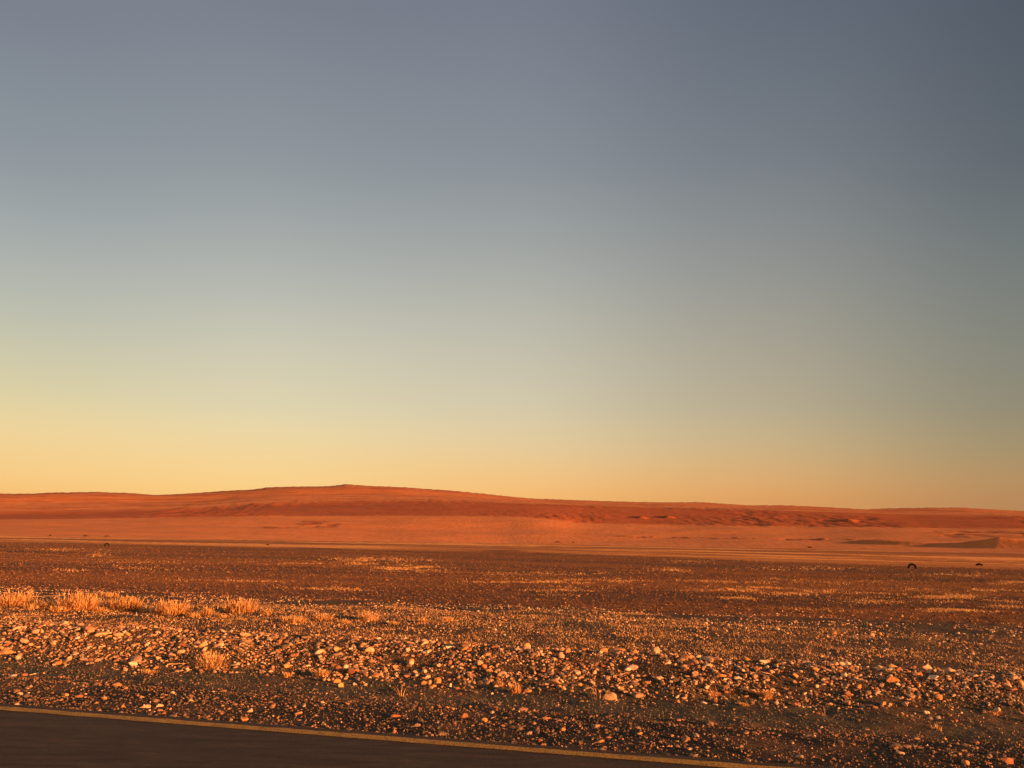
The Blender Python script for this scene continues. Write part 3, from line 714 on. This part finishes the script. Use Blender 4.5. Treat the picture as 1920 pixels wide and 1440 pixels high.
# sparse dead weeds between the tufts and the gravel
x, y, s, d = band(5, 19, 60, lambda q: 1.0, 3); m = RNG.random(len(x)) < .15+.85*sstep(.0, .5, fbm(s*.12, d*.3, 3, 113)); x, y = x[m], y[m]; n = len(x)
me = grass_mesh('sparse_straw', x, y, T(x, y)-.005, RNG.uniform(.03, .07, n), RNG.uniform(.012, .022, n), RNG.uniform(.2, 1.3, n), RNG.uniform(0, 6.28, n), pal=STRAW*.8)
obj('sparse_straw', me, 'stuff', 'sparse bits of straw spread over the brown gravel plain', 'dry grass')

# ------------------------------------------------------------------ half-buried tyres
def tyre_mesh(Ro=.36, Ri=.175, W=.22, seg=72):
    prof_ = [(Ri, -.30), (Ri+.015, -.36), (Ri+.05, -.47), (Ri+.10, -.50), (Ro-.03, -.45), (Ro-.008, -.36), (Ro, -.25), (Ro, 0), (Ro, .25), (Ro-.008, .36), (Ro-.03, .45), (Ri+.10, .50), (Ri+.05, .47), (Ri+.015, .36), (Ri, .30), (Ri+.03, .24), (Ro-.04, .30), (Ro-.03, 0), (Ro-.04, -.30), (Ri+.03, -.24)]
    V = []; n = len(prof_)
    for i in range(seg):
        a = 2*math.pi*i/seg; lug = .006 if i % 2 else -.002
        for k, (r, w) in enumerate(prof_):
            rr_ = r+(lug if 5 <= k <= 9 else 0); V.append((math.cos(a)*rr_, w*W, math.sin(a)*rr_))
    F = [[i*n+k, i*n+(k+1) % n, ((i+1) % seg)*n+(k+1) % n, ((i+1) % seg)*n+k] for i in range(seg) for k in range(n)]
    return mesh_np('tyre', np.array(V), np.array(F), 4, M_RUB, None, True)
TM = tyre_mesh()
TY = [ # px x, px of ground contact, outer width px, share of the diameter showing, yaw
 (1710.5,1065.5,15.0,.58,R(6),'black half-buried tyre with open arch, largest and nearest of the four'),
 (1836,1060.5,12.0,.34,R(-5),'black tyre buried so only its top arc shows, at the right edge'),
 (200,1023.6,8.6,.62,R(20),'black tyre half turned away, standing as a tiny arch on the plain at left'),
 (502,1022,6.6,.33,R(0),'nearly buried black tyre showing as a tiny dark cap, farthest of the four'),
]
for px, py, w, show, yaw, lab in TY:
    x, y, z = at1(px, py); D = math.hypot(x, y); Ro = .93*w/FPX*D/2
    o = obj('tyre', TM, None, lab, 'tyre', 'old tyres half buried in the plain'); sc = Ro/.36
    o.scale = (sc,)*3; o.location = (x, y, z+Ro*(2*show-1)); o.rotation_euler = (0, 0, -math.atan2(x, y)+yaw)

# ------------------------------------------------------------------ low shrubs where the plain meets the dunes
def dune_z(a, r):
    i = int(round((a-azd[0])/(azd[1]-azd[0]))); return float(np.interp(r, rd, Z[i]))
for px, w, h, lab in [(1046,9,3.0,'flat dark shrub at the foot of the dunes right of centre'), (160,8,3.0,'small dark shrub at the foot of the dunes above the left tyre'),
                      (200,9,2.4,'low dull shrub right of the small dark one at the dune foot'), (93,3,2.4,'tiny dark shrub at the dune foot near the left edge'),
                      (1075,3,2.0,'tiny shrub just right of the flat dark one'), (1518,8,2.6,'low brown shrub at the dune foot left of the small slip face')]:
    v = dirpx(px, 1015); a = math.atan2(v[0], v[1]); r_ = float(np.interp(a, azd, R0))+8; kk = r_/FPX; n = 260
    ph = RNG.uniform(0, 2*np.pi, n); rad = np.sqrt(RNG.random(n)); cx = np.cos(ph)*rad*w*kk*.5; cy = np.sin(ph)*rad*w*kk*.4
    cz = RNG.random(n)*h*kk*np.sqrt(np.clip(1-rad**2, 0, 1))
    me = grass_mesh('shrub', cx, cy, cz-.1, np.full(n, .3), np.full(n, .14), RNG.uniform(0, 1.4, n), ph, 1, .2, np.array([[.16,.09,.045],[.12,.07,.035],[.20,.12,.06]]), M_SHRUB)
    obj('shrub', me, None, lab, 'shrub', 'low shrubs at the foot of the dunes', (math.sin(a)*r_, math.cos(a)*r_, dune_z(a, r_)))
